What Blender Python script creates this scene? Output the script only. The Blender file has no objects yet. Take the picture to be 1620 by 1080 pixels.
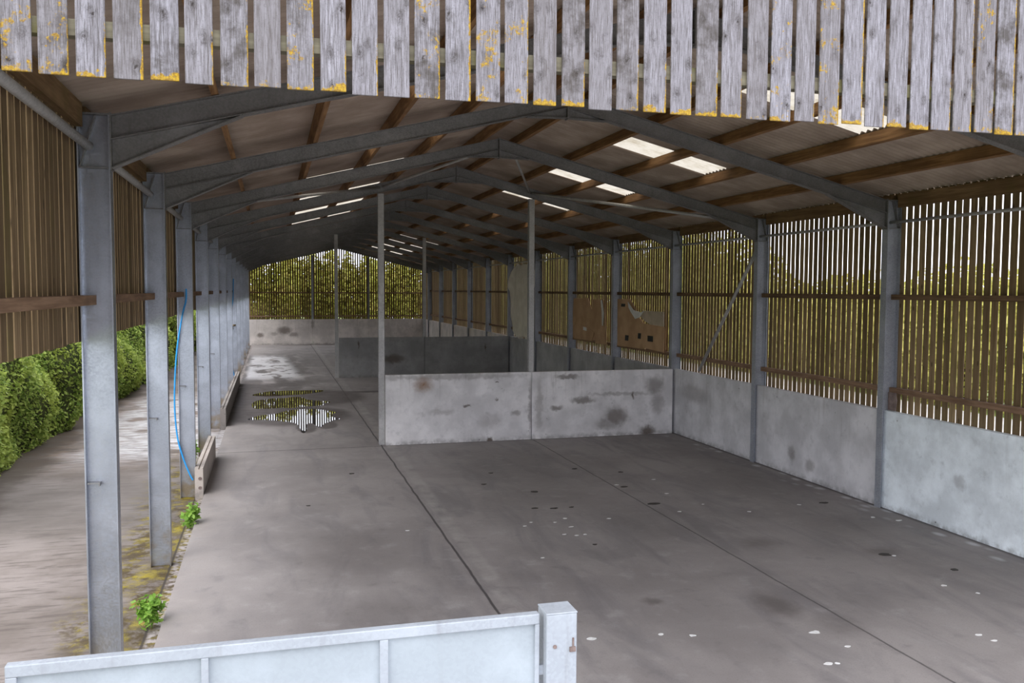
import bpy, bmesh, math, random
from mathutils import Vector, Matrix, noise
random.seed(7)
SC = bpy.context.scene
COL = SC.collection
PI = math.pi
# ------------------------------------------------------------------ measurements of the shed (metres)
B = 4.57            # bay
W = 12.77           # clear width between inner faces of the columns
HE, HH, HR, HW = 5.88, 5.35, 7.46, 1.88
MID = W / 2
SL = (HR - HE) / MID
YF = 12.65 * B      # far wall
NB = 13
YARD = -0.10
ORD = ['first', 'second', 'third', 'fourth', 'fifth', 'sixth', 'seventh', 'eighth', 'ninth', 'tenth', 'eleventh', 'twelfth', 'thirteenth', 'fourteenth']
def FY(i): return min(i * B, YF) if i < NB else YF
def ztop(x): return HE + SL * min(x, W - x)          # top of rafters
PD = 0.19                                            # purlin depth
def zroof(x): return ztop(x) + 0.239

# ------------------------------------------------------------------ node helper
class NT:
    def __init__(s, name):
        s.m = bpy.data.materials.new(name); s.m.use_nodes = True
        s.t = s.m.node_tree; s.t.nodes.clear()
        s.out = s.t.nodes.new('ShaderNodeOutputMaterial')
        s.tc = s.t.nodes.new('ShaderNodeTexCoord')
        s.geo = None
    def n(s, typ, **kw):
        nd = s.t.nodes.new(typ)
        for k, v in kw.items(): setattr(nd, k, v)
        return nd
    def set(s, sock, v):
        if isinstance(v, bpy.types.NodeSocket): s.t.links.new(v, sock)
        elif isinstance(v, (tuple, list)) and len(v) == 3 and sock.type == 'RGBA': sock.default_value = (*v, 1)
        else: sock.default_value = v
    @property
    def obj(s): return s.tc.outputs['Object']
    def world(s):
        if s.geo is None: s.geo = s.n('ShaderNodeNewGeometry')
        return s.geo.outputs['Position']
    def math(s, op, a, b=0.0, c=0.0, clamp=False):
        nd = s.n('ShaderNodeMath', operation=op, use_clamp=clamp)
        s.set(nd.inputs[0], a); s.set(nd.inputs[1], b); s.set(nd.inputs[2], c)
        return nd.outputs[0]
    def vmath(s, op, a, b=(0, 0, 0)):
        nd = s.n('ShaderNodeVectorMath', operation=op)
        s.set(nd.inputs[0], a)
        if op == 'SCALE': s.set(nd.inputs['Scale'], b)
        else: s.set(nd.inputs[1], b)
        return nd.outputs['Value'] if op in ('LENGTH', 'DISTANCE', 'DOT_PRODUCT') else nd.outputs[0]
    def xyz(s, v):
        nd = s.n('ShaderNodeSeparateXYZ'); s.set(nd.inputs[0], v); return nd.outputs
    def comb(s, x, y, z):
        nd = s.n('ShaderNodeCombineXYZ')
        s.set(nd.inputs[0], x); s.set(nd.inputs[1], y); s.set(nd.inputs[2], z); return nd.outputs[0]
    def noise(s, vec, scale, detail=4.0, rough=.55, dist=0.0, color=False):
        nd = s.n('ShaderNodeTexNoise'); s.set(nd.inputs['Vector'], vec); s.set(nd.inputs['Scale'], scale)
        s.set(nd.inputs['Detail'], detail); s.set(nd.inputs['Roughness'], rough); s.set(nd.inputs['Distortion'], dist)
        return nd.outputs['Color' if color else 'Fac']
    def voro(s, vec, scale, out='Distance', rnd=1.0):
        nd = s.n('ShaderNodeTexVoronoi'); s.set(nd.inputs['Vector'], vec); s.set(nd.inputs['Scale'], scale)
        s.set(nd.inputs['Randomness'], rnd)
        return nd.outputs[out]
    def white(s, v):
        nd = s.n('ShaderNodeTexWhiteNoise', noise_dimensions='1D'); s.set(nd.inputs['W'], v); return nd.outputs['Value']
    def rng(s, v, a, b, c=0.0, d=1.0, smooth=True):
        nd = s.n('ShaderNodeMapRange', interpolation_type='SMOOTHSTEP' if smooth else 'LINEAR')
        s.set(nd.inputs['Value'], v)
        for k, x in zip(('From Min', 'From Max', 'To Min', 'To Max'), (a, b, c, d)): s.set(nd.inputs[k], x)
        return nd.outputs[0]
    def mix(s, f, a, b, mode='MIX'):
        nd = s.n('ShaderNodeMix', data_type='RGBA', blend_type=mode, clamp_factor=True)
        s.set(nd.inputs[0], f); s.set(nd.inputs[6], a); s.set(nd.inputs[7], b); return nd.outputs[2]
    def ramp(s, f, stops):
        nd = s.n('ShaderNodeValToRGB'); e = nd.color_ramp.elements
        while len(e) > 1: e.remove(e[-1])
        e[0].position = stops[0][0]; e[0].color = (*stops[0][1], 1)
        for p, c in stops[1:]:
            x = e.new(p); x.color = (*c, 1)
        s.set(nd.inputs[0], f); return nd.outputs[0]
    def rnd(s): return s.n('ShaderNodeObjectInfo').outputs['Random']
    def attr(s, nm): return s.n('ShaderNodeAttribute', attribute_name=nm).outputs['Fac']
    def bump(s, h, strength=.3, dist=.01):
        nd = s.n('ShaderNodeBump'); s.set(nd.inputs['Height'], h); nd.inputs['Strength'].default_value = strength
        nd.inputs['Distance'].default_value = dist; return nd.outputs[0]
    def blobs(s, vec, pts, soft=.35):
        """irregular dirt marks: pts = (centre, radii, weight); returns the strongest mask"""
        v = s.vmath('ADD', vec, s.vmath('SCALE', s.vmath('SUBTRACT', s.noise(vec, 7.0, 3, color=True), (.5, .5, .5)), .22))
        acc = None
        for c, r, w in pts:
            q = s.vmath('DIVIDE', s.vmath('SUBTRACT', v, c), r)
            k = s.rng(s.vmath('LENGTH', q), soft, 1.0, w, 0.0)
            acc = k if acc is None else s.math('MAXIMUM', acc, k)
        return acc
    def bsdf(s, color, rough=.7, metal=0.0, normal=None, spec=.5, **kw):
        p = s.n('ShaderNodeBsdfPrincipled')
        s.set(p.inputs['Base Color'], color); s.set(p.inputs['Roughness'], rough); s.set(p.inputs['Metallic'], metal)
        s.set(p.inputs['Specular IOR Level'], spec)
        if normal is not None: s.set(p.inputs['Normal'], normal)
        for k, v in kw.items(): s.set(p.inputs[k], v)
        s.t.links.new(p.outputs[0], s.out.inputs[0]); return p

def m_galv(name, base, rough=.5, metal=.35, dirt=.25, spang=.5):
    k = NT(name); P = k.world()
    sp = k.voro(P, 55.0, 'Color')
    spz = k.xyz(sp)[0]
    n1 = k.noise(P, 2.2, 5); n2 = k.noise(k.vmath('MULTIPLY', P, (14, 14, 1.5)), 1.0, 3)
    c = k.mix(k.math('MULTIPLY', spz, spang), base, tuple(x * .62 for x in base))
    c = k.mix(k.rng(n1, .45, .75, 0, .55), c, tuple(min(1, x * 1.35) for x in base))
    c = k.mix(k.rng(n2, .55, .8, 0, dirt), c, (.10, .085, .07))
    r = k.rng(spz, 0, 1, rough - .08, rough + .12)
    k.bsdf(c, r, metal, k.bump(k.noise(P, 160, 2), .12, .003)); return k.m

def m_rust_galv(name, base):
    """galvanised steel with earth-stained feet"""
    k = NT(name); P = k.world(); x, y, z = k.xyz(P)
    sp = k.xyz(k.voro(P, 55.0, 'Color'))[0]
    n1 = k.noise(P, 2.0, 5); n2 = k.noise(k.vmath('MULTIPLY', P, (10, 10, .9)), 1.0, 4)
    c = k.mix(k.math('MULTIPLY', sp, .5), base, tuple(v * .65 for v in base))
    c = k.mix(k.rng(n1, .42, .7, 0, .6), c, tuple(min(1, v * 1.3) for v in base))
    c = k.mix(k.rng(n2, .55, .8, 0, .3), c, (.20, .19, .19))
    foot = k.math('MULTIPLY', k.rng(z, .05, .75, 1, 0), k.rng(k.noise(P, 3.1, 3), .35, .6, 0, .75))
    c = k.mix(foot, c, (.30, .22, .11))
    k.bsdf(c, k.rng(sp, 0, 1, .30, .46), .82, k.bump(k.noise(P, 160, 2), .1, .003)); return k.m

def m_timber(name, dark, light, axis='Y', rough=.8, moss=0.0):
    k = NT(name); P = k.world()
    st = {'X': (1.2, 22, 22), 'Y': (22, 1.2, 22), 'Z': (22, 22, 1.2)}[axis]
    g = k.noise(k.vmath('MULTIPLY', P, st), 1.0, 5, .6, .6)
    b = k.noise(P, 1.3, 3)
    c = k.mix(k.rng(g, .3, .72), dark, light)
    c = k.mix(k.rng(b, .4, .75, 0, .45), c, tuple(v * .55 for v in dark))
    if moss: c = k.mix(k.rng(k.noise(P, 2.6, 4), .52, .72, 0, moss), c, (.13, .12, .025))
    k.bsdf(c, rough, 0, k.bump(g, .25, .006), .25); return k.m

def m_slat(name, dark, light, moss=.25, along='Y'):
    """rough sawn boards, each with its own tone, knots"""
    k = NT(name); P = k.world(); x, y, z = k.xyz(P)
    a = y if along == 'Y' else x
    idx = k.math('FLOOR', k.math('DIVIDE', k.math('ADD', a, 40.0), .172))
    r = k.white(idx); r2 = k.white(k.math('ADD', idx, 51.3))
    q = k.comb(k.math('MULTIPLY', a, 24), k.math('MULTIPLY', idx, 3.7), k.math('MULTIPLY', z, 1.3))
    g = k.noise(q, 1.0, 5, .62, .7)
    kn = k.voro(k.comb(k.math('MULTIPLY', a, 5.8), k.math('MULTIPLY', idx, 5.3), k.math('MULTIPLY', z, 2.4)), 1.0)
    c = k.mix(k.rng(g, .28, .72), dark, light)
    c = k.mix(k.math('MULTIPLY', r, .7), c, tuple(v * .55 for v in dark))
    c = k.mix(k.rng(kn, .06, .15, .75, 0), c, tuple(v * .3 for v in dark))
    c = k.mix(k.math('MULTIPLY', k.rng(r2, .5, 1), k.rng(k.noise(P, 1.9, 4), .42, .68, 0, moss)), c, (.14, .13, .03))
    k.bsdf(c, .85, 0, k.bump(g, .2, .005), .2); return k.m

def m_fascia(name):
    """silvered weatherboard with knots and yellow lichen on edges"""
    k = NT(name); o = k.obj; x, y, z = k.xyz(o); r = k.rnd()
    off = k.math('MULTIPLY', r, 57.0)
    q = k.comb(k.math('ADD', k.math('MULTIPLY', x, 42), off), off, k.math('ADD', k.math('MULTIPLY', z, 2.4), off))
    g = k.noise(q, 1.0, 7, .7, 1.1)
    fine = k.noise(k.comb(k.math('MULTIPLY', x, 210), off, k.math('MULTIPLY', z, 9)), 1.0, 4, .7)
    spk = k.noise(k.vmath('ADD', o, k.comb(off, off, off)), 130, 3, .7)
    kp = k.comb(k.math('ADD', k.math('MULTIPLY', x, 11.0), off), off, k.math('ADD', k.math('MULTIPLY', z, 7.0), off))
    kp = k.vmath('ADD', kp, k.vmath('SCALE', k.vmath('SUBTRACT', k.noise(o, 22, 4, .7, color=True), (.5, .5, .5)), .55))
    kd = k.voro(kp, 1.0, rnd=.9)
    c = k.ramp(g, [(.25, (.12, .11, .12)), (.42, (.215, .207, .232)), (.58, (.30, .292, .33)), (.8, (.40, .395, .44))])
    c = k.mix(k.rng(fine, .40, .66, 0, .8), c, (.075, .067, .066))
    c = k.mix(k.rng(spk, .54, .72, 0, .55), c, (.055, .05, .05))
    c = k.mix(k.math('MULTIPLY', r, .45), c, (.115, .10, .092))
    ring = k.rng(k.math('SINE', k.math('MULTIPLY', kd, 70.0)), -.2, .9)
    kz = k.math('MULTIPLY', k.rng(kd, .12, .42, 1, 0), k.rng(k.noise(kp, 1.7, 3), .3, .5))
    c = k.mix(k.math('MULTIPLY', kz, k.rng(ring, 0, 1, .45, .8)), c, (.055, .048, .047))
    c = k.mix(k.rng(kd, .05, .11, .9, 0), c, (.03, .024, .022))
    # dark weathered patches
    dk = k.math('MULTIPLY', k.rng(k.white(k.math('MULTIPLY', r, 913.0)), .55, .85), k.rng(k.noise(k.vmath('ADD', o, k.comb(off, 0, off)), 5, 5, .7), .42, .66, 0, .8))
    c = k.mix(dk, c, (.05, .042, .035))
    # lichen: bottom edge, right edge, few boards overall
    ln = k.noise(k.vmath('ADD', o, k.comb(off, off, 0)), 38, 4, .7)
    lb = k.noise(k.vmath('ADD', o, k.comb(off, 3, off)), 7, 3)
    botm = k.rng(k.math('ADD', z, k.math('MULTIPLY', k.math('SUBTRACT', lb, .5), .16)), .0, .05, 1, 0)
    botm = k.math('MULTIPLY', botm, k.rng(k.white(k.math('MULTIPLY', r, 371.0)), .25, .7, .1, 1))
    edge = k.rng(k.math('ADD', x, k.math('MULTIPLY', k.math('SUBTRACT', lb, .5), .035)), .052, .068)
    edge = k.math('MULTIPLY', edge, k.rng(k.math('ADD', z, k.math('MULTIPLY', lb, .25)), .25, .6, 1, k.rng(k.white(k.math('MULTIPLY', r, 77.0)), .6, .9)))
    edge = k.math('MULTIPLY', edge, k.rng(k.white(k.math('MULTIPLY', r, 177.0)), .3, .6))
    allb = k.math('MULTIPLY', k.rng(k.white(k.math('MULTIPLY', r, 533.0)), .86, .9), k.rng(lb, .42, .62, .1, .6))
    L = k.math('MAXIMUM', k.math('MAXIMUM', botm, edge), allb)
    L = k.rng(k.math('ADD', L, k.math('MULTIPLY', k.math('SUBTRACT', ln, .5), 2.2)), .5, .85, 0, .9)
    lc = k.mix(k.rng(k.noise(o, 90, 3, .7), .35, .65), (.42, .27, .015), (.20, .11, .012))
    c = k.mix(L, c, lc)
    h = k.math('ADD', g, k.math('MULTIPLY', L, .6))
    k.bsdf(c, .88, 0, k.bump(k.math('ADD', h, k.math('MULTIPLY', fine, .4)), .35, .004), .2); return k.m

def m_concrete(name, base, stains=(), rust=(), streak=.25, warm=(.20, .17, .14)):
    k = NT(name); P = k.world()
    n1 = k.noise(P, 1.1, 5, .6); n2 = k.noise(P, 5.5, 5, .65); n3 = k.noise(P, 60, 3, .7)
    c = k.mix(k.rng(n1, .35, .7), tuple(v * .8 for v in base), tuple(min(1, v * 1.12) for v in base))
    c = k.mix(k.rng(n2, .52, .78, 0, .45), c, tuple(v * .5 for v in base))
    c = k.mix(k.rng(n3, .58, .75, 0, .3), c, tuple(v * .55 for v in base))
    dr = k.noise(k.vmath('MULTIPLY', P, (9, 9, .7)), 1.0, 4)
    z = k.xyz(P)[2]
    c = k.mix(k.math('MULTIPLY', k.rng(dr, .55, .75, 0, streak), k.rng(z, .5, 1.8)), c, warm)
    spots = k.voro(P, 3.3)
    c = k.mix(k.math('MULTIPLY', k.rng(spots, .03, .08, .8, 0), k.rng(n2, .5, .6)), c, (.06, .055, .05))
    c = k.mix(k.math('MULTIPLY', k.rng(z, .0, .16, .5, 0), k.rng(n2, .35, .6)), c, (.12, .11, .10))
    if stains: c = k.mix(k.blobs(P, stains), c, (.11, .085, .07))
    if rust: c = k.mix(k.blobs(P, rust, .1), c, (.22, .10, .03))
    k.bsdf(c, .8, 0, k.bump(k.math('ADD', n2, k.math('MULTIPLY', n3, .3)), .2, .006), .3); return k.m

def m_floor(name):
    k = NT(name); P = k.world(); x, y, z = k.xyz(P)
    n1 = k.noise(P, .35, 5, .6); n2 = k.noise(P, 2.2, 6, .65); n3 = k.noise(P, 45, 4, .75)
    sw = k.noise(k.vmath('MULTIPLY', P, (.9, .22, 1)), 1.6, 5, .6, .8)
    base = k.mix(k.rng(n1, .35, .65), (.245, .222, .215), (.325, .298, .288))
    base = k.mix(k.rng(sw, .46, .70, 0, .55), base, (.175, .163, .168))
    base = k.mix(k.rng(n2, .52, .75, 0, .5), base, (.40, .38, .37))
    base = k.mix(k.rng(n2, .28, .45, .45, 0), base, (.15, .14, .14))
    base = k.mix(k.rng(n3, .52, .72, 0, .5), base, (.14, .13, .125))
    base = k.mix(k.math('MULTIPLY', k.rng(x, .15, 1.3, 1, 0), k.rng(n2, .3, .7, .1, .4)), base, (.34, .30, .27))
    jx = k.math('ADD', x, k.math('MULTIPLY', k.math('SUBTRACT', k.noise(P, 1.2, 4), .5), .06))
    def line(v, c, w): return k.rng(k.math('ABSOLUTE', k.math('SUBTRACT', v, c)), w * .4, w, 1, 0)
    J = k.math('MULTIPLY', line(jx, 4.31, .028), .85)
    J = k.math('MAXIMUM', J, k.math('MULTIPLY', line(jx, 8.50, .022), .7))
    jy = k.math('ADD', y, k.math('MULTIPLY', k.math('SUBTRACT', k.noise(P, 1.2, 4), .5), .08))
    for c, w, s in ((13.45, .05, .55), (26.2, .10, .75), (38.7, .05, .5), (48, .05, .4)): J = k.math('MAXIMUM', J, k.math('MULTIPLY', line(jy, c, w), s))
    base = k.mix(J, base, (.045, .04, .04))
    # pale strip beside the joints
    pale = k.math('MULTIPLY', line(jx, 4.55, .18), k.rng(n2, .35, .6, 0, .3))
    base = k.mix(pale, base, (.46, .44, .41))
    # white lime and droppings washed along the right wall
    vw = k.voro(k.vmath('MULTIPLY', P, (3.5, 2.0, 1)), 1.0)
    wl = k.math('MULTIPLY', k.rng(x, W - .55, W - .25), k.rng(vw, .1, .4, 1, 0))
    wl = k.math('MULTIPLY', wl, k.rng(y, 14, 12.5)); base = k.mix(k.math('MULTIPLY', wl, .7), base, (.62, .62, .64))
    base = k.mix(k.rng(x, W - .05, W + .06, 0, .85), base, (.07, .06, .06))
    # damp ground near the open side further in
    wn = k.noise(k.vmath('MULTIPLY', P, (1.0, .45, 1)), .9, 5, .6, .4)
    wet = k.math('MULTIPLY', k.math('MULTIPLY', k.rng(y, 17, 21), k.rng(x, 5.2, 2.0)), k.rng(wn, .40, .52))
    wet = k.math('MULTIPLY', wet, k.rng(y, 52, 44))
    base = k.mix(k.math('MULTIPLY', wet, .8), base, (.07, .06, .055))
    ds = k.blobs(P, [((7.95, .4, 0), (.42, .7, 1), .75), ((6.4, .95, 0), (.22, .2, 1), .6), ((8.3, -.4, 0), (.5, .6, 1), .35), ((2.6, 4.2, 0), (1.2, 2.6, 1), .35),
                     ((9.3, 3.0, 0), (.6, .5, 1), .4), ((2.9, 1.4, 0), (.9, 1.4, 1), .3), ((10.9, 2.1, 0), (.5, .3, 1), .45), ((.5, 41.5, 0), (.5, 1.5, 1), .7), ((.45, 33, 0), (.5, 1.3, 1), .8)], .1)
    base = k.mix(ds, base, (.10, .085, .08))
    wb = k.blobs(P, [((2.1, 19.8, 0), (2.2, 2.6, 1), .8), ((2.5, 24.6, 0), (3.0, 3.0, 1), .8), ((.8, 24.5, 0), (1.0, 5.5, 1), .8), ((2.5, 17.2, 0), (.35, 1.3, 1), .75), ((3.1, 17.6, 0), (.4, 1.0, 1), .7), ((4.2, 25.9, 0), (2.6, .35, 1), .8), ((1.4, 29.3, 0), (1.6, .9, 1), .6), ((.5, 30.5, 0), (.7, 2, 1), .7)], .72)
    base = k.mix(wb, base, (.075, .062, .057))
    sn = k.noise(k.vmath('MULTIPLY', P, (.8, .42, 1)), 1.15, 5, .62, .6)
    pale_patch = k.math('MULTIPLY', k.math('MULTIPLY', k.rng(y, 31, 33.5), k.rng(y, 48, 44)), k.math('MULTIPLY', k.rng(k.math('ADD', x, k.math('MULTIPLY', y, .045)), 4.6, 3.9), k.rng(x, .2, .5)))  # paler, smoother floor patch further in
    pale_patch = k.math('MULTIPLY', pale_patch, k.rng(sn, .40, .50))
    base = k.mix(k.math('MULTIPLY', pale_patch, .9), base, (.66, .65, .67))
    wet = k.math('MAXIMUM', k.math('MULTIPLY', wet, .25), k.math('MULTIPLY', pale_patch, .8))
    ro = k.math('SUBTRACT', k.rng(n2, .3, .7, .62, .8), k.math('MULTIPLY', wet, .40))
    k.bsdf(base, ro, 0, k.bump(k.math('ADD', n2, k.math('MULTIPLY', n3, .5)), .18, .006), .4); return k.m

def m_road(name):
    k = NT(name); P = k.world(); x, y, z = k.xyz(P)
    n1 = k.noise(P, .6, 5, .6); n2 = k.noise(P, 3.2, 6, .7); n3 = k.noise(P, 40, 4, .75)
    st = k.noise(k.vmath('MULTIPLY', P, (1.0, 6.5, 1)), 1.5, 5, .65, .5)
    c = k.mix(k.rng(n1, .35, .65), (.135, .112, .096), (.23, .20, .182))
    c = k.mix(k.rng(st, .48, .66, 0, .6), c, (.07, .056, .048))
    c = k.mix(k.rng(n3, .55, .72, 0, .45), c, (.11, .095, .083))
    br = k.math('MULTIPLY', k.rng(y, 11, 16), k.rng(y, 34, 24)); c = k.mix(k.math('MULTIPLY', br, k.rng(n2, .4, .62, 0, .6)), c, (.17, .105, .062))
    gr = k.math('MULTIPLY', k.rng(y, 5.0, 8.0), k.rng(y, 13, 10)); c = k.mix(k.math('MULTIPLY', gr, .5), c, (.12, .108, .10))
    # moss along the foot of the columns
    mx = k.math('ADD', x, k.math('MULTIPLY', k.math('SUBTRACT', k.noise(P, 1.1, 4), .5), 1.3))
    mm = k.math('MULTIPLY', k.rng(mx, -1.25, -.65), k.rng(k.noise(P, 2.3, 5, .7), .42, .56))
    mm = k.math('MAXIMUM', mm, k.math('MULTIPLY', k.rng(mx, -.65, -.25), k.rng(n2, .36, .5, 0, .8)))
    mm = k.math('MULTIPLY', mm, k.rng(y, 16, 11))
    mc = k.mix(k.rng(n2, .42, .68), (.06, .04, .016), (.30, .24, .012))
    mc = k.mix(k.rng(k.noise(P, 60, 3), .45, .65, 0, .5), mc, (.065, .048, .018))
    c = k.mix(mm, c, mc)
    # crumbling edge beside the slab
    cr = k.math('MULTIPLY', k.rng(x, -.02, .06), k.rng(k.noise(P, 9, 4), .4, .6)); c = k.mix(cr, c, (.34, .31, .30))
    c = k.mix(k.rng(k.math('ABSOLUTE', k.math('SUBTRACT', x, -.01)), .008, .025, .85, 0), c, (.04, .032, .028))
    # soil by the hedge
    so = k.rng(k.math('ADD', x, k.math('MULTIPLY', k.math('SUBTRACT', n1, .5), 2.0)), -4.1, -3.4, 1, 0)
    c = k.mix(k.math('MULTIPLY', so, .75), c, (.055, .042, .03))
    wet_sheen = k.math('MULTIPLY', k.math('MULTIPLY', k.rng(y, 12.5, 15), k.rng(y, 30, 24)), k.math('MULTIPLY', k.rng(x, -3.9, -2.9), k.rng(k.noise(P, .8, 4), .36, .5)))  # wet track: bright sky reflection painted in as a pale patch
    wet_sheen = k.math('MULTIPLY', wet_sheen, k.rng(st, .62, .42, .15, 1))
    c = k.mix(k.math('MULTIPLY', wet_sheen, .85), c, (.46, .45, .46))
    k.bsdf(c, k.math('SUBTRACT', .85, k.math('MULTIPLY', wet_sheen, .55)), 0, k.bump(k.math('ADD', n2, k.math('MULTIPLY', n3, .5)), .3, .01), .35); return k.m

def m_simple(name, a, b, scale=3.0, rough=.8, metal=0.0, bump=.2, spec=.4):
    k = NT(name); P = k.world(); n = k.noise(P, scale, 5, .6)
    k.bsdf(k.mix(k.rng(n, .35, .68), a, b), rough, metal, k.bump(k.noise(P, scale * 9, 3), bump, .005), spec); return k.m

def m_roof(name):
    k = NT(name); P = k.world(); x, y, z = k.xyz(P)
    n = k.noise(P, 1.4, 5); n2 = k.noise(k.vmath('MULTIPLY', P, (1.0, 30, 1)), 1.0, 3)
    c = k.mix(k.rng(n, .35, .7), (.30, .235, .19), (.42, .34, .28))
    c = k.mix(k.rng(n2, .5, .75, 0, .35), c, (.24, .18, .15))
    k.bsdf(c, .9, 0, k.bump(k.noise(P, 30, 3), .15, .004), .2); return k.m

def m_rooflight(name):
    k = NT(name); P = k.world()
    n = k.noise(P, 3.0, 4)
    c = k.mix(k.rng(n, .4, .75), (.42, .39, .33), (.30, .265, .20))
    d = k.n('ShaderNodeBsdfDiffuse'); k.set(d.inputs[0], (.8, .77, .68))
    t = k.n('ShaderNodeBsdfTranslucent'); k.set(t.inputs[0], c)
    m = k.n('ShaderNodeMixShader'); m.inputs[0].default_value = .86
    k.t.links.new(d.outputs[0], m.inputs[1]); k.t.links.new(t.outputs[0], m.inputs[2]); k.t.links.new(m.outputs[0], k.out.inputs[0]); return k.m

def m_leaf(name, a, b, c3, trans=.35):
    k = NT(name); r = k.attr('rnd'); P = k.world()
    c = k.mix(r, a, b)
    c = k.mix(k.rng(k.noise(P, .9, 3), .4, .7, 0, .7), c, c3)
    p = k.n('ShaderNodeBsdfPrincipled'); k.set(p.inputs['Base Color'], c); p.inputs['Roughness'].default_value = .55
    p.inputs['Specular IOR Level'].default_value = .3
    t = k.n('ShaderNodeBsdfTranslucent'); k.set(t.inputs[0], c)
    m = k.n('ShaderNodeMixShader'); m.inputs[0].default_value = trans
    k.t.links.new(p.outputs[0], m.inputs[1]); k.t.links.new(t.outputs[0], m.inputs[2]); k.t.links.new(m.outputs[0], k.out.inputs[0]); return k.m

def m_water(name, tint=(.035, .03, .028)):
    k = NT(name); P = k.world()
    k.bsdf(k.mix(k.rng(k.noise(P, 2.0, 3), .4, .7), tint, tuple(v * 1.7 for v in tint)), .015, 0, None, 1.0, **{'IOR': 1.5}); return k.m

M = {}
M['steel'] = m_galv('galvanised_steel', (.24, .235, .23), .5, .65)
M['column_right'] = m_galv('galvanised_column_dull', (.33, .345, .38), .5, .3)
M['column'] = m_rust_galv('galvanised_column', (.40, .425, .48))
M['gate'] = m_galv('bright_galvanised', (.33, .36, .40), .5, .15, .25, .25)
M['gate_sheet'] = m_galv('galvanised_sheet', (.32, .36, .395), .5, .15, .1, .15)
M['tube'] = m_galv('tube_steel', (.42, .41, .40), .5, .3)
M['purlin'] = m_timber('purlin_timber', (.17, .085, .035), (.34, .19, .085), 'Y')
M['eave'] = m_timber('eave_timber', (.13, .075, .035), (.24, .15, .075), 'Y', moss=.2)
M['rail_backlit'] = m_timber('rail_timber_backlit', (.10, .06, .033), (.20, .125, .07), 'Y')  # darker copy of the rail timber, backlit silhouette put into its colour
M['rail'] = m_timber('rail_timber', (.17, .10, .06), (.30, .19, .12), 'Y')
M['railx'] = m_timber('rail_timber_cross', (.17, .10, .06), (.30, .19, .12), 'X')
M['slat'] = m_slat('slat_boards', (.18, .12, .062), (.35, .25, .14), .3, 'Y')
M['slat_left'] = m_slat('slat_boards_left', (.145, .095, .05), (.29, .205, .115), .4, 'Y')
M['slatx'] = m_slat('slat_boards_cross', (.13, .08, .04), (.25, .17, .09), .3, 'X')
M['fascia'] = m_fascia('weathered_boards')
M['batten'] = m_timber('lichen_batten', (.13, .115, .08), (.22, .20, .14), 'X', moss=.75)
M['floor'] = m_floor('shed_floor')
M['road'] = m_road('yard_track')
M['grass'] = m_simple('grass', (.10, .15, .03), (.20, .24, .06), 2.0, .9)
M['apron'] = m_simple('pale_concrete_apron', (.34, .33, .32), (.46, .45, .44), .8, .85)
M['roof'] = m_roof('fibre_cement_sheet')
M['rooflight'] = m_rooflight('translucent_sheet')
M['wall_blue'] = m_concrete('concrete_near', (.80, .86, .89), [((W, 5.1, .75), (.5, .25, .3), .5), ((W, 2.6, .9), (.5, .2, .15), .35), ((W, 6.0, .55), (.5, .4, .4), .3)], streak=.12)  # base colour raised to carry the front-lit brightness of this bay
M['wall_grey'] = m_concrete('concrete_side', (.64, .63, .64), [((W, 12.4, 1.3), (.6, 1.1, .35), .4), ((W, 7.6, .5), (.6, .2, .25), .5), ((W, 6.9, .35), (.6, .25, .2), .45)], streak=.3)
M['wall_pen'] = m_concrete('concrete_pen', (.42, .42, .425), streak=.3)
M['wall_far'] = m_concrete('concrete_far', (.72, .665, .635), [((2.45, YF, 1.05), (.75, .6, .42), .75), ((3.1, YF, .75), (.5, .5, .25), .6), ((.7, YF, .72), (.35, .6, .25), .75), ((4.5, YF, 1.5), (.16, .5, .5), .5), ((1.7, YF, .8), (.4, .5, .2), .4)], streak=.3)
y3 = 3 * B - .12
M['part_a'] = m_concrete('concrete_partition', (.74, .72, .72), [((7.27, y3, .02), (.13, .4, .13), .95), ((6.64, y3, 1.0), (.14, .3, .05), .8), ((7.46, y3, 1.13), (.07, .3, .08), .7), ((8.03, y3, .76), (.22, .3, .12), .5),
    ((5.95, y3, .85), (.5, .3, .12), .28), ((7.3, y3, .55), (.5, .3, .3), .25), ((8.46, y3, .9), (.12, .3, 1.2), .55), ((6.2, y3, 1.8), (3, .3, .12), .4), ((7.5, y3, 1.62), (.04, .3, .04), .9)],
    [((5.42, y3, 1.60), (.38, .4, .3), .75), ((5.42, y3, 1.60), (.05, .3, .1), 1.0)])
M['part_b'] = m_concrete('concrete_partition_right', (.71, .69, .685), [((11.0, y3, .55), (.5, .4, .42), .75), ((10.75, y3, .35), (.55, .4, .25), .5), ((10.0, y3, 1.05), (.55, .3, .14), .7), ((9.2, y3, .85), (.25, .3, .1), .7), ((9.5, y3, 1.72), (.5, .3, .1), .7),
    ((11.5, y3, 1.15), (.07, .3, .14), .9), ((12.2, y3, 1.4), (.4, .3, .4), .55), ((12.0, y3, .1), (.35, .3, .22), .9), ((12.3, y3, .9), (.3, .3, .5), .45), ((11.2, y3, 1.2), (1.5, .3, .08), .4), ((8.7, y3, .9), (.15, .3, 1.0), .35)])
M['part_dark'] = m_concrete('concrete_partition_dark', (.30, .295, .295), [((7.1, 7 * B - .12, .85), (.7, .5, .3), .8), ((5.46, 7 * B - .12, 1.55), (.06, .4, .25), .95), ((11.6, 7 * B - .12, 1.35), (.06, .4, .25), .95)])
M['kerb'] = m_concrete('concrete_kerb', (.42, .37, .33), streak=.5)
M['kerb_dark'] = m_concrete('concrete_kerb_dark', (.30, .27, .25), streak=.6)
M['water'] = m_water('puddle_water')
M['water_pale'] = m_simple('pale_wet_film', (.50, .49, .49), (.66, .65, .66), 1.5, .28, 0, .05, .8)
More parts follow.
